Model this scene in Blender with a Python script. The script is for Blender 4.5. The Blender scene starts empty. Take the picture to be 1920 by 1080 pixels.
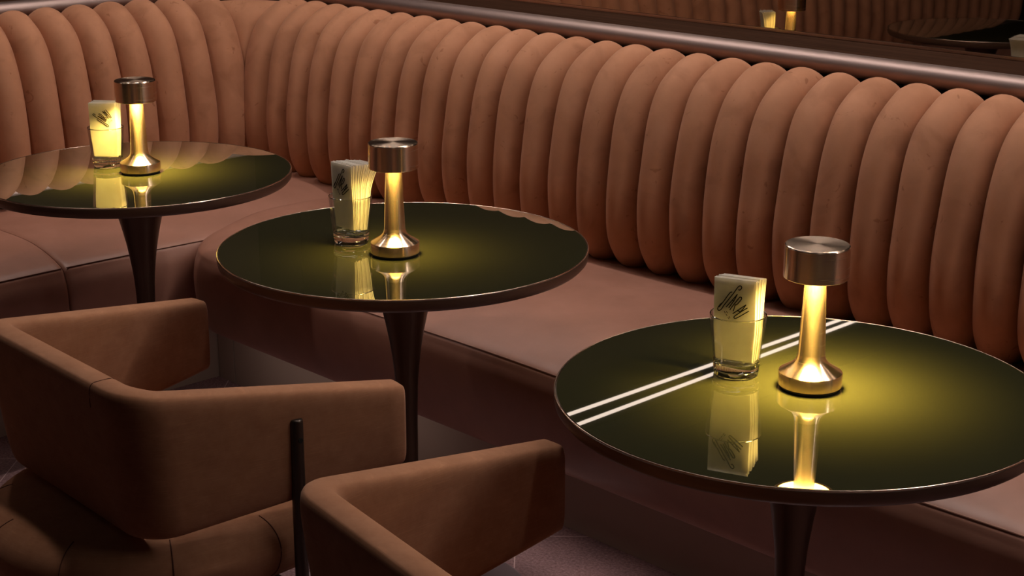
import bpy, math, random
from mathutils import Vector, Matrix

S = bpy.context.scene
COL = S.collection
PI = math.pi
random.seed(7)

# ------------------------------------------------------------------ camera
cam_d = bpy.data.cameras.new('camera')
cam = bpy.data.objects.new('camera', cam_d)
COL.objects.link(cam)
cam_d.sensor_width = 36.0
cam_d.lens = 2981.1 / 1920 * 36.0
cam_d.clip_start = 0.05
cam.location = (2.2304, -1.8632, 1.5287)
PITCH = 0.29213
fwd = Vector((-0.72055 * math.cos(PITCH), 0.69340 * math.cos(PITCH), -math.sin(PITCH)))
cam.rotation_euler = fwd.to_track_quat('-Z', 'Y').to_euler()
S.camera = cam

# ------------------------------------------------------------------ view / world
S.view_settings.view_transform = 'Standard'
S.view_settings.look = 'None'
S.view_settings.exposure = 0.0
S.view_settings.gamma = 1.0
S.view_settings.use_curve_mapping = False
w = bpy.data.worlds.new('world')
S.world = w
w.use_nodes = True
w.node_tree.nodes['Background'].inputs[0].default_value = (0.02, 0.012, 0.010, 1)
w.node_tree.nodes['Background'].inputs[1].default_value = 0.0
try:
    S.cycles.max_bounces = 10
    S.cycles.transparent_max_bounces = 24
    S.cycles.caustics_reflective = True
    S.cycles.caustics_refractive = True
    S.cycles.blur_glossy = 0.6
    S.cycles.sample_clamp_indirect = 6.0
    S.cycles.use_denoising = True
except Exception:
    pass

STRIP = 5.5      # radiance of the paired line lights on the left
STRIP_B = 155.0    # radiance of the line light over the long banquette back
STRIP_COL = (1.0, 0.91, 0.86)
LED = 30.0        # radiance of the table-lamp LED ring
BEAM = 8.5        # watts of each lamp's downward beam
LED_COL = (1.0, 0.70, 0.15)
SPOT_COL = (1.0, 0.86, 0.78)

# ceiling downlights (area lights just below the ceiling, over the benches)
def downlight(name, x, y, z, power, size, spread):
    d = bpy.data.lights.new(name, 'AREA')
    d.shape = 'DISK'; d.size = size; d.energy = power; d.color = SPOT_COL
    d.spread = math.radians(spread)
    o = bpy.data.objects.new(name, d); COL.objects.link(o)
    o.location = (x, y, z)
    return o
for (x, y, p) in ((-0.85, 0.50, 0.25), (0.25, 0.52, 0.25), (1.35, 0.52, 0.25), (2.4, 0.52, 0.25), (-1.55, -0.20, 2.8), (-1.50, -1.4, 0.3), (-1.45, 0.45, 1.8)):
    downlight('downlight', x, y, 2.70, p, 0.10, 100)
for (x, y, p) in ((0.50, -0.36, 1.0), (1.45, -0.38, 1.0), (-0.50, -0.36, 1.0)):  # unseen overhead fill, added to brighten the chair tops and floor
    downlight('aisle_fill', x, y, 2.70, p, 0.10, 58)

# ------------------------------------------------------------------ materials
def newmat(name):
    m = bpy.data.materials.new(name)
    m.use_nodes = True
    nt = m.node_tree
    return m, nt, nt.nodes['Principled BSDF']

def simple(name, col, rough=0.5, metal=0.0, ior=1.5, spec=0.5):
    m, nt, b = newmat(name)
    b.inputs['Base Color'].default_value = (*col, 1)
    b.inputs['Roughness'].default_value = rough
    b.inputs['Metallic'].default_value = metal
    b.inputs['IOR'].default_value = ior
    b.inputs['Specular IOR Level'].default_value = spec
    return m

def noise(nt, scale, detail=4, rough=0.55, mapping=None, dist=0.0):
    tc = nt.nodes.new('ShaderNodeTexCoord')
    n = nt.nodes.new('ShaderNodeTexNoise')
    n.inputs['Scale'].default_value = scale
    n.inputs['Detail'].default_value = detail
    n.inputs['Roughness'].default_value = rough
    n.inputs['Distortion'].default_value = dist
    if mapping:
        mp = nt.nodes.new('ShaderNodeMapping')
        mp.inputs['Scale'].default_value = mapping
        nt.links.new(tc.outputs['Object'], mp.inputs['Vector'])
        nt.links.new(mp.outputs['Vector'], n.inputs['Vector'])
    else:
        nt.links.new(tc.outputs['Object'], n.inputs['Vector'])
    return n

def ramp(nt, src, stops):
    r = nt.nodes.new('ShaderNodeValToRGB')
    e = r.color_ramp.elements
    while len(e) < len(stops):
        e.new(0.5)
    for i, (p, c) in enumerate(stops):
        e[i].position = p
        e[i].color = (*c, 1)
    nt.links.new(src, r.inputs['Fac'])
    return r

def bump(nt, b, src, strength, dist=0.002):
    bp = nt.nodes.new('ShaderNodeBump')
    bp.inputs['Strength'].default_value = strength
    bp.inputs['Distance'].default_value = dist
    nt.links.new(src, bp.inputs['Height'])
    nt.links.new(bp.outputs['Normal'], b.inputs['Normal'])
    return bp

def mult(nt, a, bcol):
    mx = nt.nodes.new('ShaderNodeMix'); mx.data_type = 'RGBA'; mx.blend_type = 'MULTIPLY'
    mx.inputs[0].default_value = 1.0
    nt.links.new(a, mx.inputs[6]); nt.links.new(bcol, mx.inputs[7])
    return mx.outputs[2]

# suede of the fluted backs: brown nap with brushed patches and a few dark rub marks
def mat_suede():
    m, nt, b = newmat('brown_suede')
    n1 = noise(nt, 9, 5, 0.6)
    r1 = ramp(nt, n1.outputs['Fac'], [(0.30, (0.40, 0.176, 0.093)), (0.55, (0.455, 0.206, 0.112)), (0.8, (0.505, 0.238, 0.136))])
    n2 = noise(nt, 30, 3, 0.55, dist=1.2)
    r2 = ramp(nt, n2.outputs['Fac'], [(0.0, (0.62, 0.55, 0.5)), (0.285, (0.74, 0.68, 0.64)), (0.33, (1, 1, 1)), (1.0, (1, 1, 1))])
    n5 = noise(nt, 13, 4, 0.5, dist=0.6)
    r5 = ramp(nt, n5.outputs['Fac'], [(0.34, (0.86, 0.835, 0.82)), (0.47, (1, 1, 1)), (0.62, (1.0, 1.0, 1.0)), (0.74, (1.09, 1.09, 1.10))])
    nt.links.new(mult(nt, mult(nt, r1.outputs['Color'], r2.outputs['Color']), r5.outputs['Color']), b.inputs['Base Color'])
    b.inputs['Roughness'].default_value = 0.75
    b.inputs['Specular IOR Level'].default_value = 0.18
    b.inputs['Sheen Weight'].default_value = 0.12
    b.inputs['Sheen Roughness'].default_value = 0.5
    b.inputs['Sheen Tint'].default_value = (0.9, 0.6, 0.5, 1)
    n3 = noise(nt, 55, 4, 0.6)
    bump(nt, b, n3.outputs['Fac'], 0.12, 0.003)
    return m

def mat_leather():
    m, nt, b = newmat('brown_leather')
    n1 = noise(nt, 6, 5, 0.6)
    r1 = ramp(nt, n1.outputs['Fac'], [(0.3, (0.29, 0.130, 0.085)), (0.7, (0.37, 0.172, 0.118))])
    nt.links.new(r1.outputs['Color'], b.inputs['Base Color'])
    n4 = noise(nt, 14, 4, 0.6)
    r4 = ramp(nt, n4.outputs['Fac'], [(0.2, (0.40, 0.40, 0.40)), (0.8, (0.52, 0.52, 0.52))])
    nt.links.new(r4.outputs['Color'], b.inputs['Roughness'])
    b.inputs['Specular IOR Level'].default_value = 0.6
    n2 = noise(nt, 120, 3, 0.5)
    bump(nt, b, n2.outputs['Fac'], 0.06, 0.002)
    return m

# woven chair cloth
def mat_cloth():
    m, nt, b = newmat('brown_woven_cloth')
    n1 = noise(nt, 30, 6, 0.7)
    r1 = ramp(nt, n1.outputs['Fac'], [(0.25, (0.285, 0.126, 0.064)), (0.75, (0.375, 0.178, 0.097))])
    tc = nt.nodes.new('ShaderNodeTexCoord')
    wv = nt.nodes.new('ShaderNodeTexNoise'); wv.inputs['Scale'].default_value = 1.0; wv.inputs['Detail'].default_value = 3
    mp = nt.nodes.new('ShaderNodeMapping'); mp.inputs['Scale'].default_value = (28, 28, 800)
    nt.links.new(tc.outputs['Object'], mp.inputs['Vector']); nt.links.new(mp.outputs['Vector'], wv.inputs['Vector'])
    r2 = ramp(nt, wv.outputs['Fac'], [(0.3, (0.90, 0.89, 0.88)), (0.62, (0.96, 0.96, 0.96)), (0.72, (1.12, 1.1, 1.08))])
    nt.links.new(mult(nt, r1.outputs['Color'], r2.outputs['Color']), b.inputs['Base Color'])
    b.inputs['Roughness'].default_value = 0.9
    b.inputs['Specular IOR Level'].default_value = 0.12
    b.inputs['Sheen Weight'].default_value = 0.15
    b.inputs['Sheen Tint'].default_value = (0.9, 0.65, 0.55, 1)
    bump(nt, b, wv.outputs['Fac'], 0.12, 0.001)
    return m

def mat_wood():
    m, nt, b = newmat('dark_walnut')
    n1 = noise(nt, 1.0, 6, 0.65, mapping=(2.2, 170, 170), dist=0.25)
    r1 = ramp(nt, n1.outputs['Fac'], [(0.3, (0.020, 0.0075, 0.004)), (0.55, (0.040, 0.017, 0.009)), (0.75, (0.062, 0.028, 0.016))])
    nt.links.new(r1.outputs['Color'], b.inputs['Base Color'])
    b.inputs['Roughness'].default_value = 0.7
    b.inputs['Specular IOR Level'].default_value = 0.03
    bump(nt, b, n1.outputs['Fac'], 0.1, 0.001)
    return m

def mat_wood_y():
    m, nt, b = newmat('dark_walnut_lengthwise')
    n1 = noise(nt, 1.0, 6, 0.65, mapping=(70, 3, 70), dist=0.6)
    r1 = ramp(nt, n1.outputs['Fac'], [(0.3, (0.020, 0.0075, 0.004)), (0.55, (0.040, 0.017, 0.009)), (0.75, (0.062, 0.028, 0.016))])
    nt.links.new(r1.outputs['Color'], b.inputs['Base Color'])
    b.inputs['Roughness'].default_value = 0.7
    b.inputs['Specular IOR Level'].default_value = 0.03
    return m

# carpet tiles laid on the diagonal with pale joints
def mat_floor():
    m, nt, b = newmat('mauve_carpet_tile')
    n1 = noise(nt, 160, 4, 0.7)
    r1 = ramp(nt, n1.outputs['Fac'], [(0.3, (0.18, 0.10, 0.10)), (0.55, (0.36, 0.22, 0.22)), (0.8, (0.56, 0.37, 0.37))])
    n2 = noise(nt, 7, 4, 0.6)
    r2 = ramp(nt, n2.outputs['Fac'], [(0.3, (0.75, 0.75, 0.78)), (0.7, (1.05, 1.0, 1.0))])
    base = mult(nt, r1.outputs['Color'], r2.outputs['Color'])
    geo = nt.nodes.new('ShaderNodeNewGeometry')
    sep = nt.nodes.new('ShaderNodeSeparateXYZ'); nt.links.new(geo.outputs['Position'], sep.inputs[0])
    def joint(op, off):
        a = nt.nodes.new('ShaderNodeMath'); a.operation = op
        nt.links.new(sep.outputs[0], a.inputs[0]); nt.links.new(sep.outputs[1], a.inputs[1])
        c = nt.nodes.new('ShaderNodeMath'); c.operation = 'ADD'; c.inputs[1].default_value = off + 580.0
        nt.links.new(a.outputs[0], c.inputs[0])
        d = nt.nodes.new('ShaderNodeMath'); d.operation = 'MODULO'; d.inputs[1].default_value = 0.58
        nt.links.new(c.outputs[0], d.inputs[0])
        e = nt.nodes.new('ShaderNodeMath'); e.operation = 'LESS_THAN'; e.inputs[1].default_value = 0.0035
        nt.links.new(d.outputs[0], e.inputs[0])
        return e
    j1 = joint('ADD', -0.29); j2 = joint('SUBTRACT', 1.0)
    mxx = nt.nodes.new('ShaderNodeMath'); mxx.operation = 'MAXIMUM'
    nt.links.new(j1.outputs[0], mxx.inputs[0]); nt.links.new(j2.outputs[0], mxx.inputs[1])
    mx = nt.nodes.new('ShaderNodeMix'); mx.data_type = 'RGBA'
    nt.links.new(mxx.outputs[0], mx.inputs[0]); nt.links.new(base, mx.inputs[6])
    mx.inputs[7].default_value = (0.62, 0.44, 0.43, 1)
    nt.links.new(mx.outputs[2], b.inputs['Base Color'])
    b.inputs['Roughness'].default_value = 0.85
    b.inputs['Specular IOR Level'].default_value = 0.2
    bump(nt, b, n1.outputs['Fac'], 0.5, 0.003)
    return m

def mat_brass(name, col, rough):
    m, nt, b = newmat(name)
    b.inputs['Base Color'].default_value = (*col, 1)
    b.inputs['Metallic'].default_value = 1.0
    b.inputs['Roughness'].default_value = rough
    b.inputs['Anisotropic'].default_value = 0.85
    b.inputs['Anisotropic Rotation'].default_value = 0.25
    t = nt.nodes.new('ShaderNodeTangent'); t.direction_type = 'RADIAL'; t.axis = 'Z'
    nt.links.new(t.outputs['Tangent'], b.inputs['Tangent'])
    n = noise(nt, 1.0, 3, 0.6, mapping=(6, 6, 900))
    r = ramp(nt, n.outputs['Fac'], [(0.2, (rough * 0.85,) * 3), (0.8, (rough * 1.2,) * 3)])
    nt.links.new(r.outputs['Color'], b.inputs['Roughness'])
    return m

def mat_emit(name, col, strength):
    m = bpy.data.materials.new(name); m.use_nodes = True
    nt = m.node_tree; nt.nodes.clear()
    e = nt.nodes.new('ShaderNodeEmission'); e.inputs[0].default_value = (*col, 1); e.inputs[1].default_value = strength
    o = nt.nodes.new('ShaderNodeOutputMaterial'); nt.links.new(e.outputs[0], o.inputs[0])
    return m

# thin glass wall: clear pane with Fresnel reflection
def mat_thin_glass():
    m = bpy.data.materials.new('thin_clear_glass'); m.use_nodes = True
    nt = m.node_tree; nt.nodes.clear()
    tr = nt.nodes.new('ShaderNodeBsdfTransparent'); tr.inputs[0].default_value = (0.97, 0.97, 0.955, 1)
    gl = nt.nodes.new('ShaderNodeBsdfGlossy'); gl.inputs['Roughness'].default_value = 0.03
    lw = nt.nodes.new('ShaderNodeLayerWeight'); lw.inputs['Blend'].default_value = 0.5
    pw = nt.nodes.new('ShaderNodeMath'); pw.operation = 'POWER'; pw.inputs[1].default_value = 2.6
    nt.links.new(lw.outputs['Facing'], pw.inputs[0])
    ma = nt.nodes.new('ShaderNodeMath'); ma.operation = 'MULTIPLY_ADD'; ma.inputs[1].default_value = 0.85; ma.inputs[2].default_value = 0.04
    nt.links.new(pw.outputs[0], ma.inputs[0])
    mx = nt.nodes.new('ShaderNodeMixShader')
    nt.links.new(ma.outputs[0], mx.inputs[0]); nt.links.new(tr.outputs[0], mx.inputs[1]); nt.links.new(gl.outputs[0], mx.inputs[2])
    o = nt.nodes.new('ShaderNodeOutputMaterial'); nt.links.new(mx.outputs[0], o.inputs[0])
    return m

def mat_glass():
    m, nt, b = newmat('solid_clear_glass')
    b.inputs['Base Color'].default_value = (0.98, 0.98, 0.97, 1)
    b.inputs['Transmission Weight'].default_value = 1.0
    b.inputs['Roughness'].default_value = 0.02
    b.inputs['IOR'].default_value = 1.5
    return m

def mat_paper():
    m = bpy.data.materials.new('cream_paper'); m.use_nodes = True
    nt = m.node_tree; nt.nodes.clear()
    n = noise(nt, 60, 3, 0.6)
    r = ramp(nt, n.outputs['Fac'], [(0.2, (0.74, 0.69, 0.62)), (0.8, (0.84, 0.80, 0.74))])
    d = nt.nodes.new('ShaderNodeBsdfDiffuse'); t = nt.nodes.new('ShaderNodeBsdfTranslucent')
    nt.links.new(r.outputs['Color'], d.inputs[0]); nt.links.new(r.outputs['Color'], t.inputs[0])
    mx = nt.nodes.new('ShaderNodeMixShader'); mx.inputs[0].default_value = 0.55
    nt.links.new(d.outputs[0], mx.inputs[1]); nt.links.new(t.outputs[0], mx.inputs[2])
    o = nt.nodes.new('ShaderNodeOutputMaterial'); nt.links.new(mx.outputs[0], o.inputs[0])
    return m

def mat_tabletop():
    m, nt, b = newmat('olive_back_painted_glass')
    n = noise(nt, 220, 2, 0.5)
    r = ramp(nt, n.outputs['Fac'], [(0.0, (0.029, 0.0278, 0.0125)), (1.0, (0.032, 0.0308, 0.014))])
    nt.links.new(r.outputs['Color'], b.inputs['Base Color'])
    b.inputs['Roughness'].default_value = 0.008
    b.inputs['IOR'].default_value = 1.9
    b.inputs['Coat Weight'].default_value = 1.0
    b.inputs['Coat IOR'].default_value = 1.7
    b.inputs['Coat Roughness'].default_value = 0.008
    b.inputs['Specular IOR Level'].default_value = 0.5
    return m

M = dict(
    suede=mat_suede(), leather=mat_leather(), cloth=mat_cloth(), wood=mat_wood(), wood_y=mat_wood_y(), floor=mat_floor(),
    brass=mat_brass('brushed_rose_brass', (0.78, 0.56, 0.41), 0.24),
    led=mat_emit('warm_led', LED_COL, LED), led_dim=mat_emit('warm_led_dimmed', LED_COL, LED * 0.5), strip=mat_emit('line_light', STRIP_COL, STRIP), strip_b=mat_emit('line_light_over_ledge', STRIP_COL, STRIP_B),
    thin=mat_thin_glass(), glass=mat_glass(), paper=mat_paper(), top=mat_tabletop(),
    ink=simple('black_ink', (0.012, 0.009, 0.008), 0.6, spec=0.2),
    greyink=simple('grey_ink', (0.10, 0.08, 0.07), 0.7, spec=0.2),
    rubber=simple('black_rubber', (0.01, 0.009, 0.008), 0.7, spec=0.2),
    bronze=simple('dark_bronze', (0.10, 0.062, 0.042), 0.38, 0.75),
    edge=simple('dark_edge_lacquer', (0.11, 0.062, 0.04), 0.42, 0.4),
    lip=simple('thin_brass_lip', (0.72, 0.52, 0.40), 0.22, 1.0),
    rail=simple('satin_bronze_rail', (0.40, 0.29, 0.26), 0.50, 1.0),
    plinth=simple('taupe_plinth_lacquer', (0.36, 0.26, 0.21), 0.5, spec=0.3),
    seam=simple('seam_thread', (0.10, 0.04, 0.026), 0.8, spec=0.1),
    welt=simple('seam_welt', (0.42, 0.22, 0.16), 0.55, spec=0.4),
    post=simple('gunmetal', (0.085, 0.065, 0.055), 0.35, 0.9),
    plate=simple('satin_steel_base', (0.66, 0.54, 0.58), 0.35, 0.8),
    wall=simple('dark_brown_paint', (0.030, 0.016, 0.011), 0.8, spec=0.1),
    ceil=simple('near_black_ceiling', (0.012, 0.008, 0.007), 0.9, spec=0.05),
    mirror=simple('bronze_tinted_mirror', (0.42, 0.37, 0.32), 0.015, 1.0),
    housing=simple('black_light_housing', (0.006, 0.006, 0.006), 0.9, spec=0.0),
)

# ------------------------------------------------------------------ mesh helpers
def mesh_obj(name, verts, faces, mat, parent=None, smooth=True, angle=40):
    me = bpy.data.meshes.new(name)
    me.from_pydata([tuple(v) for v in verts], [], faces)
    me.update()
    if isinstance(mat, (list, tuple)):
        for q in mat: me.materials.append(q)
    else:
        me.materials.append(mat)
    if smooth:
        me.polygons.foreach_set('use_smooth', [True] * len(me.polygons))
        me.set_sharp_from_angle(angle=math.radians(angle))
    o = bpy.data.objects.new(name, me)
    COL.objects.link(o)
    if parent: o.parent = parent
    return o

class MB:
    def __init__(s): s.v = []; s.f = []
    def add(s, v, f):
        n = len(s.v); s.v += [Vector(q) for q in v]; s.f += [tuple(i + n for i in g) for g in f]
    def box(s, x0, x1, y0, y1, z0, z1):
        s.add([(x0, y0, z0), (x1, y0, z0), (x1, y1, z0), (x0, y1, z0), (x0, y0, z1), (x1, y0, z1), (x1, y1, z1), (x0, y1, z1)],
              [(0, 3, 2, 1), (4, 5, 6, 7), (0, 1, 5, 4), (1, 2, 6, 5), (2, 3, 7, 6), (3, 0, 4, 7)])
    def rbox(s, x0, x1, y0, y1, z0, z1, c):
        # box with chamfered edges along the top and bottom rims and vertical corners
        def ring(z, d):
            a, b, p, q = x0 + d, x1 - d, y0 + d, y1 - d
            return [(a + c, p, z), (b - c, p, z), (b, p + c, z), (b, q - c, z), (b - c, q, z), (a + c, q, z), (a, q - c, z), (a, p + c, z)]
        R = [ring(z0, c), ring(z0 + c, 0), ring(z1 - c, 0), ring(z1, c)]
        v = [p for r in R for p in r]; f = []
        for i in range(3):
            for j in range(8):
                k = (j + 1) % 8
                f.append((i * 8 + j, i * 8 + k, i * 8 + 8 + k, i * 8 + 8 + j))
        f.append(tuple(range(7, -1, -1))); f.append(tuple(range(24, 32)))
        s.add(v, f)
    def lathe(s, prof, seg=48, cx=0, cy=0, cap0=True, cap1=True):
        v = []; f = []
        n = len(prof)
        for (r, z) in prof:
            for j in range(seg):
                a = 2 * PI * j / seg
                v.append((cx + r * math.cos(a), cy + r * math.sin(a), z))
        for i in range(n - 1):
            for j in range(seg):
                k = (j + 1) % seg
                f.append((i * seg + j, i * seg + k, (i + 1) * seg + k, (i + 1) * seg + j))
        if cap0: f.append(tuple(range(seg - 1, -1, -1)))
        if cap1: f.append(tuple(range((n - 1) * seg, n * seg)))
        s.add(v, f)
    def grid(s, rows, closed=False):
        n = len(rows[0]); v = [p for r in rows for p in r]; f = []
        for i in range(len(rows) - 1):
            for j in range(n if closed else n - 1):
                k = (j + 1) % n
                f.append((i * n + j, i * n + k, (i + 1) * n + k, (i + 1) * n + j))
        s.add(v, f)
    def tube(s, pts, r, seg=8, cap=True, flat=None):
        pts = [Vector(p) for p in pts]
        rows = []; up = Vector((0, 0, 1))
        for i, p in enumerate(pts):
            t = (pts[min(i + 1, len(pts) - 1)] - pts[max(i - 1, 0)]).normalized()
            a = t.cross(up)
            if a.length < 1e-3: a = t.cross(Vector((0, 1, 0)))
            a.normalize(); b = a.cross(t)
            rr = r[i] if isinstance(r, (list, tuple)) else r
            rows.append([p + a * rr * math.cos(2 * PI * j / seg) + b * rr * math.sin(2 * PI * j / seg) for j in range(seg)])
        n0 = len(s.v)
        s.grid(rows, closed=True)
        if cap:
            s.f.append(tuple(n0 + j for j in range(seg)))
            m = n0 + (len(rows) - 1) * seg
            s.f.append(tuple(m + j for j in range(seg - 1, -1, -1)))
    def build(s, name, mat, parent=None, smooth=True, angle=40):
        return mesh_obj(name, s.v, s.f, mat, parent, smooth, angle)

def catmull(pts, n):
    P = [Vector(p) for p in pts]
    P = [P[0] * 2 - P[1]] + P + [P[-1] * 2 - P[-2]]
    out = []
    for i in range(1, len(P) - 2):
        for k in range(n):
            t = k / n
            a, b, c, d = P[i - 1], P[i], P[i + 1], P[i + 2]
            out.append(0.5 * ((2 * b) + (c - a) * t + (2 * a - 5 * b + 4 * c - d) * t * t + (3 * b - a - 3 * c + d) * t ** 3))
    out.append(P[-2])
    return out

def tag(o, label, cat, group=None):
    o['label'] = label; o['category'] = cat
    if group: o['group'] = group
    return o
def thing(name, label, cat, loc=(0, 0, 0), rz=0.0, group=None):
    o = bpy.data.objects.new(name, None); COL.objects.link(o)
    o.empty_display_size = 0.05
    o.location = loc; o.rotation_euler = (0, 0, rz)
    return tag(o, label, cat, group)
def struct(o):
    o['kind'] = 'structure'; return o
def dup(root, loc, rz, label, group=None):
    r = root.copy(); COL.objects.link(r); r.location = loc; r.rotation_euler = (0, 0, rz); r['label'] = label
    if group: r['group'] = group
    for ch in list(root.children):
        c = ch.copy(); COL.objects.link(c); c.parent = r
        for g in list(ch.children):
            d = g.copy(); COL.objects.link(d); d.parent = c
    return r

TZ = 0.74          # table height
SUM = -0.893       # mitre line of the corner: x + y = SUM

# ------------------------------------------------------------------ room shell
b = MB(); b.box(-2.4, 4.2, -4.2, 1.30, -0.06, 0.0); struct(b.build('floor', M['floor'], smooth=False))
b = MB(); b.box(-2.4, 4.2, -4.2, 1.30, 2.75, 2.82); struct(b.build('ceiling', M['ceil'], smooth=False))
b = MB(); b.box(-2.4, 4.2, 1.22, 1.32, 0.0, 2.75); struct(b.build('wall_back', M['wall'], smooth=False))
b = MB(); b.box(-2.36, -2.25, -4.2, 1.22, 0.0, 2.75); struct(b.build('wall_left', M['wall'], smooth=False))
b = MB(); b.box(4.1, 4.2, -4.2, 1.22, 0.0, 2.75); struct(b.build('wall_right', M['wall'], smooth=False))
b = MB(); b.box(-2.25, 4.1, -4.2, -4.1, 0.0, 2.75); struct(b.build('wall_front', M['wall'], smooth=False))

# ------------------------------------------------------------------ ledges with metal nosing
def nosing(p0, p1, axis):
    """half-round bar along x (axis 'x': at y,z) or along y"""
    m = MB()
    rows = []
    cz = 0.991
    prof = []
    for k in range(13):
        a = PI / 2 + PI * k / 12
        prof.append((0.024 * math.cos(a), 0.024 * math.sin(a)))
    prof = [(0.012, 0.024)] + prof + [(0.012, -0.024)]
    for q in (p0, p1):
        r = []
        for (u, z) in prof:
            if axis == 'x': r.append((q, 1.084 + u, cz + z))
            else: r.append((SUM - 1.084 - u, q, cz + z))
        rows.append(r)
    m.grid(rows, closed=True)
    n = len(prof)
    m.f.append(tuple(range(n))); m.f.append(tuple(range(2 * n - 1, n - 1, -1)))
    return m

lb = thing('wall_ledge', 'dark walnut shelf with rounded bronze front rail below the mirror, behind the long banquette', 'ledge', (0, 1.1, 0.98))
m = MB(); m.add([(-1.97, 1.094, 0.975), (3.6, 1.094, 0.975), (3.6, 1.205, 0.975), (-1.97, 1.205, 0.975), (-1.97, 1.094, 1.013), (3.6, 1.094, 1.013), (3.6, 1.205, 1.027), (-1.97, 1.205, 1.027)],
      [(0, 3, 2, 1), (4, 5, 6, 7), (0, 1, 5, 4), (1, 2, 6, 5), (2, 3, 7, 6), (3, 0, 4, 7)])
o = m.build('shelf', M['wood'], lb); o.location = (0, -1.1, -0.98)
o = nosing(-2.0, 3.6, 'x').build('rail', M['rail'], lb); o.location = (0, -1.1, -0.98); o['label'] = 'rounded satin bronze rail'
la = thing('wall_ledge', 'dark shelf with rounded bronze rail behind the short banquette at upper left', 'ledge', (-2.0, 0, 0.98))
m = MB(); m.rbox(-2.245, -1.988, -3.6, 1.20, 0.975, 1.013, 0.002)
o = m.build('shelf', M['wood_y'], la); o.location = (2.0, 0, -0.98)
o = nosing(-3.6, 1.06, 'y').build('rail', M['rail'], la); o.location = (2.0, 0, -0.98); o['label'] = 'rounded satin bronze rail'

# mirror over the ledge
mt = thing('wall_mirror', 'long wall mirror above the walnut ledge, reflecting lamps and tables', 'mirror', (0.75, 1.2, 1.03))
m = MB(); m.box(-2.72, 2.85, 0.0, 0.016, 0.004, 1.20)
m.build('mirror_glass', M['mirror'], mt, smooth=False)
m = MB(); m.box(-2.72, 2.85, -0.003, 0.016, -0.003, 0.004)
m.build('bottom_trim', M['lip'], mt, smooth=False)

# ------------------------------------------------------------------ fluted backs
BP = [(1.058, 0.955), (1.037, 0.979), (1.005, 0.988), (0.953, 0.975), (0.891, 0.927), (0.854, 0.850), (0.833, 0.745), (0.824, 0.650),
      (0.831, 0.560), (0.857, 0.502), (0.886, 0.477), (0.935, 0.468)]
BPs = catmull([(a, c, 0) for a, c in BP], 6)
NRM = []
for i in range(len(BPs)):
    t = BPs[min(i + 1, len(BPs) - 1)] - BPs[max(i - 1, 0)]
    n = Vector((t.y, -t.x, 0)); n.normalize()      # outward: up at the top, towards the room on the front
    NRM.append(n)

DEP = [0.42 + 0.58 * min(1.0, max(0.0, (i - 4) / 14.0)) for i in range(len(BPs))]      # the channels flatten out towards the rail

def flute_rows(c0, c1, D=0.068, ns=17, jit=0.0):
    """cross-section samples of one flute between creases c0 < c1: list of (s coordinate, recess)"""
    xc = 0.5 * (c0 + c1); hw = 0.5 * (c1 - c0)
    out = []
    for k in range(ns):
        a = -1 + 2 * k / (ns - 1)
        s = math.sin(a * PI / 2)              # denser near the creases
        rec = D * (1 - math.sqrt(max(0.0, 1 - abs(s) ** 2.15)))
        out.append((xc + hw * s * 0.999, rec))
    return out

def back_mesh(creases, axis, jitter, corner_at):
    """corner_at: index of the flute that meets the corner, its outer side stays full"""
    m = MB()
    lift = 0.012 if axis == 'y' else 0.0
    for k in range(len(creases) - 1):
        c0, c1 = creases[k], creases[k + 1]
        j = random.uniform(-1, 1) * jitter
        rows = []
        for (sx, rec) in flute_rows(c0, c1):
            r = []
            if k == corner_at and (sx > (c0 + c1) / 2) == (axis == 'y'): rec *= 0.35
            for i, p in enumerate(BPs):
                q = p - NRM[i] * (rec * DEP[i] + j * 0.5)
                # slight irregularity of hand-stuffed channels
                wob = 0.0016 * math.sin(i * 0.35 + k * 1.7) + j
                up = lift * min(1.0, max(0.0, (q.y - 0.85) / 0.09))
                if axis == 'x': r.append((sx + wob * 0.6, q.x, q.y))
                else: r.append((SUM - q.x, sx + wob * 0.6, q.y + up))
            rows.append(r)
        if axis == 'x': rows.reverse()
        m.grid(rows)
    return m

CB = [-1.750] + [-1.640 + 0.0976 * k for k in range(45)]
CA = sorted([0.857, 0.757] + [0.656 - 0.1005 * k for k in range(38)])

def seat_B_pts(end):
    return [(0.98, 0.470), (0.88, 0.482), (0.72, 0.492), (0.56, 0.494), (0.45, 0.490), (0.37, 0.478), (0.315, 0.465), (0.285, 0.457), (0.267, 0.448), (0.258, 0.437),
            (0.247, 0.41), (0.243, 0.37), (0.247, 0.32), (0.257, 0.275), (0.268, 0.25), (0.285, 0.238), (0.33, 0.236), (0.55, 0.236)]
SB = catmull([(a, c, 0) for a, c in seat_B_pts(0)], 4)

def soft_end(d, r):
    """plan rounding: how far the front retreats at distance d from the cushion end"""
    return r - math.sqrt(max(0.0, r * r - (r - d) ** 2)) if d < r else 0.0

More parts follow.
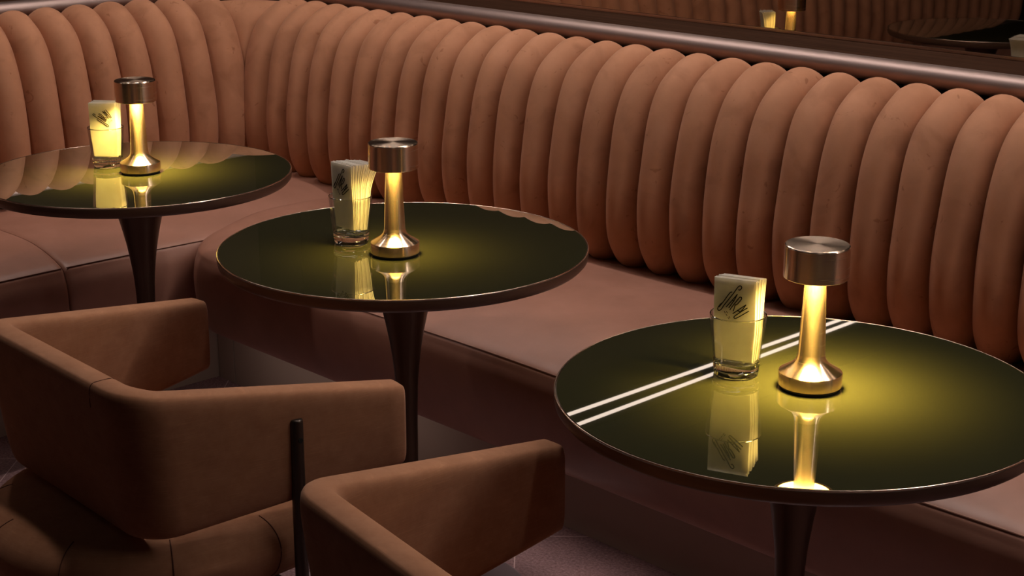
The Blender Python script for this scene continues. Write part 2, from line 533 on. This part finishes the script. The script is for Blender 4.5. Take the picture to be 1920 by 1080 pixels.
def seat_cushion(axis, s0, s1, r0, r1, front):
    """front: position (y for axis x) of the seam line"""
    m = MB(); rows = []
    L = s1 - s0
    ds = []
    n = 14
    for k in range(n): ds.append(0.5 * L * 0 + min(0.20, L / 2) * (1 - math.cos(k / n * PI / 2)))
    mid = max(6, int(L / 0.12))
    xs = [s0 + d for d in ds] + [s0 + 0.20 + (L - 0.40) * k / mid for k in range(mid + 1)] + [s1 - d for d in reversed(ds)]
    for x in xs:
        d0, d1 = x - s0, s1 - x
        e = soft_end(d0, r0) + soft_end(d1, r1)
        # top edge softening at the ends (cushion joint)
        dd = min(d0, d1); sink = 0.0045 * max(0.0, 1 - dd / 0.012) ** 2
        r = []
        for p in SB:
            y = p.x; z = p.y
            k = (front - 0.0 + e - 0.95) / (0.267 - 0.95)
            yy = 0.95 + (y - 0.95) * k
            zz = z - sink if z > 0.3 else z + sink
            zz += 0.003 * math.sin(x * 5.0 + y * 7.0) * (1 if z > 0.44 else 0)
            if sink > 0 and z > 0.25: yy += sink * (1 if y < 0.3 else 0)
            if axis == 'x': r.append((x, yy, zz))
            else: r.append((SUM - yy, x, zz))
        rows.append(r)
    if axis == 'y': pass
    else: rows.reverse()
    n0 = len(m.v)
    m.grid(rows)
    c = len(SB)
    m.f.append(tuple(n0 + i for i in range(c)))
    m.f.append(tuple(n0 + (len(rows) - 1) * c + i for i in range(c - 1, -1, -1)))
    return m

def seam_line(axis, s0, s1, r0, front, rad, dz=0.0):
    m = MB(); pts = []
    N = max(60, int((s1 - s0) / 0.035))
    for i in range(N + 1):
        x = s0 + (s1 - s0) * i / N
        e = soft_end(x - s0, r0) if r0 else 0
        yy = front + e - 0.0012; zz = 0.4485 + dz + 0.003 * math.sin(x * 5.0 + 0.267 * 7.0)
        pts.append((x, yy, zz) if axis == 'x' else (SUM - yy, x, zz))
    m.tube(pts, rad, 6)
    return m

FB = 0.267                 # seam of the long seat
FA = SUM + 1.235         # seam of the short seat, expressed like FB  (x = SUM - FA)

bq = thing('banquette', 'long brown banquette with fluted back along the mirror wall', 'banquette', (0.5, 0.6, 0))
off = (-0.5, -0.6, 0)
def sub(o, off=off): o.location = off; return o
sub(back_mesh(CB, 'x', 0.0012, 0).build('backrest', M['suede'], bq, angle=75))
# triangular corner panel between the two runs of flutes
m = MB(); rows = []
for i, p in enumerate(BPs[:40]):
    q = p - NRM[i] * 0.0217 * DEP[i]
    if q.x < 0.8575 or q.y < 0.70: break
    a = Vector((CB[0], q.x, q.y)); c = Vector((SUM - q.x, CA[-1], q.y))
    r = []
    for k in range(9):
        t = k / 8
        pt = a.lerp(c, t)
        bulge = min(1.0, (a - c).length / 0.12) * 0.018 * math.sin(PI * t)
        pt += Vector((0.7, -0.7, 0.35)) * bulge
        r.append(pt)
    rows.append(r)
m.grid(rows)
o = sub(m.build('corner_panel', M['suede'], bq, angle=80)); o['label'] = 'triangular panel filling the corner'
o = sub(seat_cushion('x', -1.262, 3.4, 0.19, 0.012, FB).build('seat_cushion', M['leather'], bq, angle=60))
sm = sub(seam_line('x', -1.262 + 0.06, 3.39, 0.19, FB, 0.0016).build('welt_seam', M['welt'], o), (0, 0, 0))
PLY = 0.468
m = MB(); m.box(-1.300, 3.4, PLY, 1.0, 0.0, 0.24); 
sub(m.build('plinth', M['plinth'], bq, smooth=False))
m = MB(); m.box(-1.378, -1.305, PLY, 0.97, 0.0, 0.24)
sub(m.build('plinth', M['plinth'], bq, smooth=False))
m = MB(); m.box(-1.70, 3.4, 1.0, 1.09, 0.20, 0.95)
sub(m.build('back_frame', M['wall'], bq, smooth=False))

ba = thing('banquette', 'short brown fluted banquette turning the corner at left, behind the first table', 'banquette', (-1.5, -0.5, 0))
offa = (1.5, 0.5, 0)
sub(back_mesh(CA, 'y', 0.0012, len(CA) - 2).build('backrest', M['suede'], ba, angle=75), offa)
for (s0, s1) in ((-0.054, 0.94), (-1.30, -0.056), (-3.0, -1.302)):
    o = sub(seat_cushion('y', s0, s1, 0.004, 0.004, FA).build('seat_cushion', M['leather'], ba, angle=60), offa)
    sub(seam_line('y', s0 + 0.006, min(s1 - 0.006, 0.46), 0, FA, 0.0013).build('seam', M['seam'], o), (0, 0, 0))
m = MB(); m.box(-1.90, -1.384, -3.0, 0.93, 0.0, 0.24)
sub(m.build('plinth', M['plinth'], ba, smooth=False), offa)
m = MB(); m.box(-1.985, -1.90, -3.0, 0.93, 0.20, 0.95)
sub(m.build('back_frame', M['wall'], ba, smooth=False), offa)

# weak unseen fill added under the seat overhang to brighten the corner plinth and floor
d = bpy.data.lights.new('under_seat_fill', 'AREA'); d.shape = 'RECTANGLE'; d.size = 0.75; d.size_y = 0.012; d.energy = 0.30; d.color = SPOT_COL
o = bpy.data.objects.new('under_seat_fill', d); COL.objects.link(o); o.location = (-0.80, 0.31, 0.230)

d = bpy.data.lights.new('under_seat_fill', 'AREA'); d.shape = 'RECTANGLE'; d.size = 2.6; d.size_y = 0.02; d.energy = 0.55; d.color = SPOT_COL; d.spread = math.radians(80)  # longer unseen fill, added to lift the floor along the bench
o = bpy.data.objects.new('under_seat_fill', d); COL.objects.link(o); o.location = (1.10, 0.31, 0.230)

# ------------------------------------------------------------------ tables
def make_table(loc, label):
    t = thing('bistro_table', label, 'table', loc)
    m = MB()
    m.lathe([(0.3455, TZ - 0.004), (0.3455, TZ)], 128)
    m.build('glass_top', M['top'], t, angle=30)
    m = MB()
    m.lathe([(0.10, TZ - 0.0255), (0.335, TZ - 0.0255), (0.343, TZ - 0.0235), (0.3478, TZ - 0.018), (0.349, TZ - 0.010), (0.349, TZ - 0.003), (0.3455, TZ - 0.003)], 128, cap1=False)
    m.build('edge_band', M['edge'], t, angle=50)
    m = MB()
    rows = []
    for k in range(129):
        a = 2 * PI * k / 128
        rows.append([((0.3480 + 0.0012 * math.cos(q)) * math.cos(a), (0.3480 + 0.0012 * math.cos(q)) * math.sin(a), TZ - 0.0008 + 0.0011 * math.sin(q)) for q in [2 * PI * j / 8 for j in range(8)]])
    m.grid(rows, closed=True)
    o = m.build('rim_lip', M['lip'], t); o['label'] = 'thin bright metal lip'
    prof = [(0.0195, 0.030), (0.0192, 0.20), (0.0198, 0.36), (0.0208, 0.43), (0.0238, 0.49), (0.0315, 0.55), (0.0400, 0.595), (0.0500, 0.637), (0.0620, 0.672), (0.078, 0.700), (0.098, 0.7145)]
    pts = [(p.x, p.y) for p in catmull([(a, c, 0) for a, c in prof], 5)]
    m = MB(); m.lathe(pts, 48); m.build('pedestal', M['bronze'], t, angle=60)
    m = MB(); m.lathe([(0.238, 0.0), (0.242, 0.003), (0.241, 0.008), (0.234, 0.0115), (0.06, 0.016), (0.034, 0.022), (0.0215, 0.036), (0.020, 0.042)], 96)
    m.build('base_plate', M['plate'], t, angle=60)
    return t
T = {1: (-0.912, -0.023), 2: (0.0, 0.0), 3: (0.987, -0.100), 4: (-0.86, -1.16)}
t0 = make_table((T[1][0], T[1][1], 0), 'round olive glass table at left, in front of the corner, chair shell before it')
dup(t0, (T[2][0], T[2][1], 0), 0.0, 'round olive glass table in the middle, armchair drawn up to it')
dup(t0, (T[3][0], T[3][1], 0), 0.0, 'round olive glass table nearest the viewer, at right, crossed by two reflected white lines')
dup(t0, (T[4][0], T[4][1], 0), 0.0, 'round dark table with nothing on it, seen only in the mirror at upper right')

# ------------------------------------------------------------------ lamps
def make_lamp(loc, rz, label):
    t = thing('table_lamp', label, 'lamp', loc, rz, 'brass table lamps')
    m = MB(); m.lathe([(0.040, 0.0), (0.0425, 0.0008), (0.0425, 0.004), (0.040, 0.0045)], 64)
    o = m.build('foot', M['rubber'], t); o['label'] = 'black rubber foot'
    prof = [(0.0440, 0.0040), (0.0452, 0.0050), (0.0452, 0.0225), (0.0446, 0.0238), (0.0385, 0.0275), (0.0310, 0.0322), (0.0255, 0.0365), (0.0222, 0.0405), (0.0204, 0.0450), (0.0196, 0.0500)]
    m = MB(); m.lathe(prof, 96); m.build('base', M['brass'], t, angle=25)
    prof = [(0.0196 - 0.0051 * k / 12, 0.0495 + 0.1165 * k / 12) for k in range(13)]
    m = MB(); m.lathe(prof, 64); m.build('stem', M['brass'], t)
    prof = [(0.0400, 0.1640), (0.0400, 0.1632), (0.0450, 0.1632), (0.0458, 0.1640), (0.0458, 0.2085), (0.0450, 0.2100), (0.0435, 0.2108), (0.0, 0.2112)]
    prof = prof[:-1] + [(0.0435 * (1 - k / 6) + 0.0004 * (k == 6), 0.2108 + 0.0004 * k / 6) for k in range(1, 7)]
    m = MB(); m.lathe([(0.0145, 0.1655)] + prof, 96, cap0=False)
    m.build('cap', M['brass'], t, angle=25)
    m = MB(); m.lathe([(0.0160, 0.1650), (0.0160, 0.1636), (0.0395, 0.1636), (0.0395, 0.1650)], 64, cap0=False, cap1=False)
    o = m.build('led_ring', M['led'], t); o['label'] = 'glowing warm LED ring'
    d = bpy.data.lights.new('led_beam', 'AREA'); d.shape = 'DISK'; d.size = 0.078; d.energy = BEAM; d.color = LED_COL; d.spread = math.radians(125)
    o = bpy.data.objects.new('led_beam', d); COL.objects.link(o); o.parent = t; o.location = (0, 0, 0.1632)
    return t
l0 = make_lamp((-0.904, -0.018, TZ + 0.0003), 0.4, 'lit brass cylinder lamp on the left table, smallest of the three in view')
l2 = dup(l0, (0.033, -0.049, TZ + 0.0003), 0.9, 'lit brass cylinder lamp on the middle table, beside a tumbler of napkins with darker fronts')
for ch in l2.children:                      # this lamp is dimmed lower than the other two
    if ch.name.startswith('led_ring'):
        ch.data = ch.data.copy(); ch.data.materials[0] = M['led_dim']
    if ch.type == 'LIGHT':
        ch.data = ch.data.copy(); ch.data.energy = BEAM * 0.24
dup(l0, (0.988, -0.078, TZ + 0.0003), 0.1, 'lit brass cylinder lamp on the nearest table at right, largest of the three')

# ------------------------------------------------------------------ tumblers
def make_tumbler(loc, rz, label):
    t = thing('tumbler', label, 'glass', loc, rz, 'tumblers holding napkins')
    seg = 60
    def fr(r, z, a, on):
        # ten flat facets on the lower outside, rounding out towards the rim
        if on <= 0: return r
        f = PI / 10
        q = ((a + f) % (2 * f)) - f
        flat = r * math.cos(f) / math.cos(q) * 1.012
        return r + (min(flat, r) - r) * on
    def ro(z): return 0.0330 + (0.0412 - 0.0330) * min(1, max(0, (z - 0.002) / 0.088))
    m = MB(); rows = []
    zs = [0.0215, 0.025, 0.03, 0.04, 0.05, 0.056, 0.060, 0.064, 0.070, 0.08, 0.0880, 0.0905]
    for z in zs:
        on = 1.0 if z < 0.057 else max(0.0, 1 - (z - 0.056) / 0.007)
        rows.append([(fr(ro(z), z, 2 * PI * j / seg, on) * math.cos(2 * PI * j / seg), fr(ro(z), z, 2 * PI * j / seg, on) * math.sin(2 * PI * j / seg), z) for j in range(seg)])
    for (dr, z) in ((0.0006, 0.0917), (0.0013, 0.0920), (0.0020, 0.0917), (0.0024, 0.0905)):
        rows.append([((ro(0.0905) - dr) * math.cos(2 * PI * j / seg), (ro(0.0905) - dr) * math.sin(2 * PI * j / seg), z) for j in range(seg)])
    for z in (0.08, 0.06, 0.04, 0.028, 0.0235):
        r = ro(z) - 0.0024 - (0.002 if z < 0.025 else 0)
        rows.append([(r * math.cos(2 * PI * j / seg), r * math.sin(2 * PI * j / seg), z) for j in range(seg)])
    m.grid(rows, closed=True)
    m.build('glass_wall', M['thin'], t, angle=20)
    m = MB(); rows = []
    for (r, z) in ((0.026, 0.0022), (0.0285, 0.0004), (0.0315, 0.0006), (0.0330, 0.003), (0.0335, 0.0085), (0.0326, 0.0095), (0.0338, 0.0106), (0.0347, 0.0212), (0.0318, 0.0224), (0.026, 0.0205), (0.012, 0.0196)):
        rows.append([(r * (1 - 0.02 * (0.5 + 0.5 * math.cos(20 * PI * j / seg))) * math.cos(2 * PI * j / seg), r * (1 - 0.02 * (0.5 + 0.5 * math.cos(20 * PI * j / seg))) * math.sin(2 * PI * j / seg), z) for j in range(seg)])
    n0 = len(m.v); m.grid(rows, closed=True)
    m.f.append(tuple(n0 + j for j in range(seg - 1, -1, -1))); e = n0 + (len(rows) - 1) * seg
    m.f.append(tuple(e + j for j in range(seg)))
    m.build('glass_base', M['glass'], t, angle=35)
    # bright ring of the rim
    m = MB(); rows = []
    for k in range(65):
        a = 2 * PI * k / 64
        rows.append([((0.0404 + 0.0009 * math.cos(q)) * math.cos(a), (0.0404 + 0.0009 * math.cos(q)) * math.sin(a), 0.0915 + 0.0009 * math.sin(q)) for q in [2 * PI * j / 8 for j in range(8)]])
    m.grid(rows, closed=True); m.build('rim', M['glass'], t)
    return t
G = {1: (-1.011, -0.039), 2: (-0.088, -0.056), 3: (0.880, -0.110)}
g0 = make_tumbler((G[1][0], G[1][1], TZ + 0.0003), 0.2, 'clear faceted tumbler on the left table, holding brightly lit napkins')
dup(g0, (G[2][0], G[2][1], TZ + 0.0003), 0.7, 'clear faceted tumbler on the middle table, its napkins fanned out to the right')
dup(g0, (G[3][0], G[3][1], TZ + 0.0003), 0.1, 'clear faceted tumbler on the nearest table, holding glowing golden napkins')

# ------------------------------------------------------------------ napkins
def ribbon(m, pts, wd, th):
    """a flat printed stroke of width wd on the face (local y = 0 plane, facing -y)"""
    P = [Vector((p[0], 0, p[1])) for p in pts]
    L = []
    for i, p in enumerate(P):
        t = (P[min(i + 1, len(P) - 1)] - P[max(i - 1, 0)])
        if t.length < 1e-9: t = Vector((1, 0, 0))
        t.normalize(); n = Vector((-t.z, 0, t.x))
        L.append((p + n * wd / 2, p - n * wd / 2))
    rows = [[a + Vector((0, -th, 0)), c + Vector((0, -th, 0)), c + Vector((0, th, 0)), a + Vector((0, th, 0))] for a, c in L]
    n0 = len(m.v); m.grid(rows, closed=True)
    e = n0 + (len(rows) - 1) * 4
    m.f.append((n0, n0 + 3, n0 + 2, n0 + 1)); m.f.append((e, e + 1, e + 2, e + 3))

# the lettering as drawn strokes: pixel-like drawing units, u right, v down, 1 unit = card width
STROKES = [
    [(0.565, 0.245), (0.600, 0.255), (0.640, 0.215), (0.650, 0.170), (0.615, 0.140), (0.565, 0.165), (0.510, 0.245), (0.440, 0.360), (0.350, 0.490), (0.265, 0.615), (0.180, 0.740), (0.125, 0.835), (0.070, 0.880), (0.030, 0.865), (0.035, 0.800), (0.100, 0.700), (0.150, 0.660)],
    [(0.400, 0.330), (0.345, 0.360), (0.270, 0.470), (0.190, 0.600), (0.110, 0.715), (0.060, 0.790)],
    [(0.545, 0.370), (0.450, 0.500), (0.345, 0.640), (0.250, 0.760)],
    [(0.545, 0.370), (0.470, 0.530), (0.380, 0.680), (0.320, 0.780)],
    [(0.420, 0.560), (0.465, 0.575)],
    [(0.610, 0.440), (0.520, 0.570), (0.410, 0.730), (0.350, 0.830)],
    [(0.610, 0.440), (0.655, 0.450), (0.650, 0.500), (0.590, 0.590), (0.530, 0.660), (0.480, 0.670)],
    [(0.490, 0.670), (0.470, 0.760), (0.440, 0.850)],
    [(0.780, 0.630), (0.660, 0.730), (0.540, 0.830), (0.430, 0.920)],
    [(0.780, 0.630), (0.690, 0.770), (0.590, 0.890), (0.500, 0.960)],
    [(0.560, 0.820), (0.640, 0.840)],
    [(0.820, 0.710), (0.700, 0.800), (0.580, 0.900), (0.475, 0.990), (0.470, 1.030), (0.510, 1.040), (0.620, 0.970), (0.740, 0.880), (0.860, 0.790)],
]
SMALL = [[(0.200, 0.880), (0.235, 0.935)], [(0.250, 0.950), (0.285, 1.005)], [(0.300, 1.030), (0.335, 1.085)], [(0.255, 0.870), (0.290, 0.925)], [(0.330, 1.000), (0.365, 1.055)]]

NW, NH = 0.0605, 0.124
def napkin_mesh(th, seed, curl=0.0):
    rnd = random.Random(seed)
    m = MB(); rows = []
    a1 = rnd.uniform(-0.00025, 0.00025)
    def bow(x, z): return 0.0008 * math.sin(z * 40 + 1.3) + a1 * math.sin(x * 90) + curl * max(0.0, z - 0.062) ** 2
    def wf(z): return 0.90 + 0.12 * min(1.0, z / 0.05)
    for i in range(9):
        z = NH * i / 8
        r0 = []
        for k in range(7):
            x = -NW / 2 + NW * k / 6
            r0.append((x * wf(z), -th / 2 + bow(x, z), z))
        for k in range(6, -1, -1):
            x = -NW / 2 + NW * k / 6
            r0.append((x * wf(z), th / 2 + bow(x, z), z))
        rows.append(r0)
    n0 = len(m.v); m.grid(rows, closed=True)
    m.f.append(tuple(n0 + j for j in range(13, -1, -1))); e = n0 + 8 * 14
    m.f.append(tuple(e + j for j in range(14)))
    return m

def napkin_stack(gl, ang, n, step, fan0, fan1, flip, labels, group, curl0=0.0, curl1=0.0, logo_scale=1.0, drop=0.0, lift=0.0, seed=0):
    """napkins standing in the tumbler: local x across the face, local +y towards the back of the stack"""
    rnd = random.Random(seed)
    for k in range(n):
        t = k / (n - 1)
        th = min(0.00185, step * 0.985)
        base = (t - 0.5) * (n - 1) * step
        tilt = fan0 + (fan1 - fan0) * t
        dz = 0.0 if k == 0 else rnd.uniform(-0.0022, 0.0012) - drop * t
        o = tag(napkin_mesh(th, seed * 50 + k, curl0 + (curl1 - curl0) * t).build('folded_napkin', M['paper'], angle=30), labels[0] if k == 0 else labels[1], 'napkin', group)
        R = Matrix.Rotation(ang, 4, 'Z')
        p = R @ Vector((rnd.uniform(-0.0012, 0.0012) if k else 0, base, 0))
        o.matrix_world = Matrix.Translation((gl[0] + p.x, gl[1] + p.y, TZ + 0.0255 + dz + lift)) @ R @ Matrix.Rotation(-tilt, 4, 'X')
        if k == 0:
            m = MB(); m2 = MB()
            sc = NW * logo_scale
            def tr(p):
                u, v = p
                if flip:   # the card turned a quarter: lettering runs up to the right
                    du, dv = u - 0.45, v - 0.59
                    u, v = 0.47 + dv * 0.85, 0.59 - du * 0.85
                    u = 0.47 - (u - 0.47) if False else u
                return (-NW / 2 * 1.0 + 0.004 + u * sc * 0.92, NH - 0.001 - v * sc * 0.92)
            for s in STROKES:
                c = [(q.x, q.y) for q in catmull([(*tr(p), 0) for p in s], 4)] if len(s) > 2 else [tr(p) for p in s]
                ribbon(m, c, 0.0014, 0.00025)
            for s in SMALL:
                ribbon(m2, [tr(p) for p in s], 0.0010, 0.0002)
            for mm in (m, m2):
                for vv in mm.v: vv.y += 0.0008 * math.sin(vv.z * 40 + 1.3)
            q = m.build('printed_lettering', M['ink'], o, smooth=False); q.location = (0, -th / 2 - 0.0004, 0); q['label'] = 'slanted black lettering'
            q = m2.build('printed_small_line', M['greyink'], o, smooth=False); q.location = (0, -th / 2 - 0.0004, 0)
rv = Vector((0.69340, 0.72055)); nv = Vector((0.72055, -0.69340))
def ang_of(a, b_):
    e = rv * a + nv * b_
    return math.atan2(e.y, e.x)
napkin_stack(G[1], ang_of(1.0, 0.10), 12, 0.00195, math.radians(-2), math.radians(5), True,
             ('cream folded napkin with slanted black lettering, front one in the tumbler on the left table',
              'plain edge of a cream napkin packed behind the lettered one on the left table'), 'napkins in the left tumbler', curl0=0.0, curl1=1.0, seed=1)
napkin_stack(G[2], ang_of(0.68, 0.73), 18, 0.0017, math.radians(-2), math.radians(7), False,
             ('grey-shaded folded napkin with slanted black lettering, front one in the tumbler on the middle table',
              'cream napkin fanned out behind the lettered one in the middle tumbler'), 'napkins in the middle tumbler', curl0=0.0, curl1=4.5, drop=0.003, lift=0.006, seed=2)
napkin_stack(G[3], ang_of(0.90, 0.43), 16, 0.00185, math.radians(-3), math.radians(4), False,
             ('golden-lit folded napkin with slanted black lettering, front one in the tumbler on the nearest table',
              'brightly lit cream napkin packed behind the lettered one on the nearest table'), 'napkins in the nearest tumbler', curl0=0.0, curl1=1.0, drop=0.008, seed=3)

# ------------------------------------------------------------------ armchairs
def arc_path(n_arm=16, n_arc=12, n_back=14):
    """plan of the shell, outer surface, from the left arm end round the back to the right arm end: (x, y, along) along 0 at ends 1 at back"""
    WB, WE, YB, YE, R = 0.258, 0.332, -0.19, 0.272, 0.085
    A = Vector((-WE, YE)); B = Vector((-WB, YB)); C = Vector((WB, YB)); D = Vector((WE, YE))
    def fillet(P, Q, Rr, rad):
        u = (P - Q).normalized(); v = (Rr - Q).normalized()
        half = math.acos(max(-1, min(1, u.dot(v)))) / 2
        d = rad / math.tan(half)
        c = Q + (u + v).normalized() * (rad / math.sin(half))
        s = Q + u * d; e = Q + v * d
        a0 = math.atan2(s.y - c.y, s.x - c.x); a1 = math.atan2(e.y - c.y, e.x - c.x)
        while a1 - a0 > PI: a1 -= 2 * PI
        while a1 - a0 < -PI: a1 += 2 * PI
        return [c + Vector((math.cos(a0 + (a1 - a0) * k / n_arc), math.sin(a0 + (a1 - a0) * k / n_arc))) * rad for k in range(n_arc + 1)]
    f1 = fillet(A, B, C, R); f2 = fillet(B, C, D, R)
    pts = [A.lerp(f1[0], k / n_arm) for k in range(n_arm)] + f1 + [f1[-1].lerp(f2[0], k / n_back) for k in range(1, n_back)] + f2 + [f2[-1].lerp(D, k / n_arm) for k in range(1, n_arm + 1)]
    return pts, YB, YE

def make_armchair(loc, rz, label):
    t = thing('armchair', label, 'armchair', loc, rz, 'brown cloth tub armchairs')
    pts, YB, YE = arc_path()
    N = len(pts); TH = 0.054
    def sect(i):
        p = pts[i]
        tg = (pts[min(i + 1, N - 1)] - pts[max(i - 1, 0)]).normalized()
        nrm = Vector((tg.y, -tg.x))           # outward: path runs left end -> back -> right end (counter-clockwise), outward on the right
        if nrm.dot(p - Vector((0, 0.05))) < 0: nrm = -nrm
        f = min(1.0, max(0.0, (YE - p.y) / (YE - YB)))      # 0 at the arm ends, 1 at the back
        zt = 0.640 + 0.070 * f
        zb = 0.503 - 0.043 * f ** 0.9
        return p, nrm, f, zt, zb
    m = MB(); rows = []
    def ring(i, shrink, ext):
        p, nrm, f, zt, zb = sect(i)
        tg = (pts[min(i + 1, N - 1)] - pts[max(i - 1, 0)]).normalized()
        zc = (zt + zb) / 2; hh = (zt - zb) / 2 * (1 - 0.10 * (1 - shrink)) - (1 - shrink) * 0.006
        th = TH * (0.25 + 0.75 * shrink)
        r = []
        NS = 32
        for k in range(NS):
            a = 2 * PI * k / NS
            ca, sa = math.cos(a), math.sin(a)
            # rounded-rectangle section, softer at the top
            e = 0.34
            u = math.copysign(abs(ca) ** e, ca); v = math.copysign(abs(sa) ** e, sa)
            z = zc + hh * v
            lean = (zt - z) * 0.13 * f                     # the shell narrows downwards at the back
            inw = 0.030 * ((zt - z) / 0.25) * f
            w_ = TH / 2 + (u * th / 2)
            # slight belly of the padding
            q = p - nrm * (TH - w_) 
            x = q.x * (1 - inw); y = q.y + lean * 0.9
            r.append(Vector((x, y, z)) + Vector((tg.x, tg.y, 0)) * ext)
        return r
    order = [(0, 0.15, -0.010), (0, 0.55, -0.0085), (0, 0.85, -0.004)] + [(i, 1.0, 0.0) for i in range(N)] + [(N - 1, 0.85, 0.004), (N - 1, 0.55, 0.0085), (N - 1, 0.15, 0.010)]
    for (i, sh, ex) in order: rows.append(ring(i, sh, ex))
    m.grid(rows, closed=True)
    nn = len(rows[0]); m.f.append(tuple(range(nn))); L = (len(rows) - 1) * nn; m.f.append(tuple(L + j for j in range(nn - 1, -1, -1)))
    shell = m.build('backrest_shell', M['cloth'], t, angle=70)
    # seam over the shell near the rear corner
    ks = 16 + 13 + 14 - 2
    p, nrm, f, zt, zb = sect(ks)
    m = MB(); line = []
    for k in range(15):
        a = 0.35 + (PI - 0.55) * k / 14
        e = 0.34; ca, sa = math.cos(a), math.sin(a)
        u = math.copysign(abs(ca) ** e, ca); v = math.copysign(abs(sa) ** e, sa)
        z = (zt + zb) / 2 + (zt - zb) / 2 * v
        q = p - nrm * (TH / 2 - u * TH / 2)
        line.append((q.x * (1 - 0.030 * ((zt - z) / 0.25) * f), q.y + (zt - z) * 0.117 * f, z))
    m.tube(line, 0.0008, 6); m.build('seam', M['seam'], shell)
    # seat: thick round cushion, squarer at the front
    def plan(a, r):
        c, s_ = math.cos(a), math.sin(a)
        n = 2.0 if s_ < 0 else 2.0 + 2.2 * min(1, s_ * 1.6)
        k = (abs(c) ** n + abs(s_) ** n) ** (-1 / n)
        return (r * k * c * 0.915, r * k * s_ * 0.975)
    prof = [(0.02, 0.330), (0.235, 0.332), (0.265, 0.340), (0.288, 0.358), (0.299, 0.385), (0.298, 0.408), (0.286, 0.428), (0.262, 0.442), (0.22, 0.449), (0.12, 0.454), (0.02, 0.455)]
    pr = catmull([(a, c, 0) for a, c in prof], 3)
    m = MB(); SG = 72; rows = []
    for q in pr:
        rows.append([(*plan(2 * PI * j / SG, q.x), q.y) for j in range(SG)])
    m.grid(rows, closed=True)
    m.f.append(tuple(range(SG - 1, -1, -1))); e = (len(rows) - 1) * SG; m.f.append(tuple(e + j for j in range(SG)))
    seat = m.build('seat', M['cloth'], t, angle=70)
    for j in range(10):
        a = 2 * PI * (j + 0.35) / 10
        pts2 = [(*plan(a, q.x + 0.0003), q.y) for q in pr if q.x > 0.24]
        m = MB(); m.tube(pts2, 0.0010, 6); m.build('seat_seam', M['seam'], seat)
    # two posts that carry the arms, rear legs, ring under the seat
    for s in (-1, 1):
        m = MB(); x = s * 0.2985; y = 0.086
        m.lathe([(0.010, 0.0), (0.011, 0.002), (0.011, 0.619), (0.0102, 0.6225), (0.008, 0.6238)], 20, x, y)
        pst = m.build('arm_post', M['post'], t, angle=50)
        m = MB(); m.tube([(x - s * 0.011, y, 0.590), (x + s * 0.0118, y, 0.590)], 0.0042, 12); m.build('bolt', M['rubber'], pst)
        m = MB(); m.lathe([(0.012, 0.0), (0.0125, 0.002), (0.011, 0.33), (0.010, 0.334)], 16, s * 0.17, -0.20)
        m.build('rear_leg', M['post'], t)
    m = MB(); m.tube([(-0.2985, 0.086, 0.318), (0.2985, 0.086, 0.318)], 0.010, 12); m.tube([(-0.17, -0.20, 0.318), (0.17, -0.20, 0.318)], 0.010, 12)
    m.tube([(-0.17, -0.20, 0.318), (-0.25, 0.055, 0.318)], 0.010, 12); m.tube([(0.17, -0.20, 0.318), (0.25, 0.055, 0.318)], 0.010, 12)
    m.build('under_frame', M['post'], t)
    return t
c0 = make_armchair((0.035, -0.582, 0), math.radians(-2.0), 'brown cloth tub armchair at lower left, drawn up to the middle table')
dup(c0, (0.962, -0.638, 0), math.radians(-9.5), 'brown cloth tub armchair at the bottom, nearest the viewer, before the right table')
dup(c0, (-0.30, -1.45, 0), math.radians(80), 'brown tub armchair glimpsed only in the mirror, beside the empty table')

# ------------------------------------------------------------------ line lights under the ceiling
def line_light(name, label, tubes, hb, mat='strip'):
    t = thing(name, label, 'ceiling light', hb[0])
    cx, cy, cz = hb[0]
    m = MB(); x0, x1, y0, y1, z0, z1 = hb[1]
    m.box(x0 - cx, x1 - cx, y0 - cy, y1 - cy, z0 - cz, z1 - cz)
    m.build('housing', M['housing'], t, smooth=False)
    for (p, q) in tubes:
        m = MB(); m.tube([Vector(p) - Vector(hb[0]), Vector(q) - Vector(hb[0])], 0.0072, 12)
        o = m.build('light_tube', M[mat], t); o['label'] = 'glowing white tube'
    return t
Z = 2.310
line_light('line_light', 'pair of glowing ceiling tubes, seen only as two white lines reflected in the right table', (((-1.985, 0.55, Z), (-1.925, -2.6, Z)), ((-1.868, 0.55, Z), (-1.880, -2.6, Z))),
           ((-1.94, -1.0, Z + 0.03), (-2.04, -1.82, -2.7, 0.65, Z + 0.014, Z + 0.06)))
line_light('line_light', 'long glowing ceiling tube over the back of the long banquette, out of view', (((-1.55, 0.80, Z), (3.2, 0.80, Z)),),
           ((0.75, 0.80, Z + 0.03), (-1.60, 3.25, 0.76, 0.84, Z + 0.014, Z + 0.06)), 'strip_b')
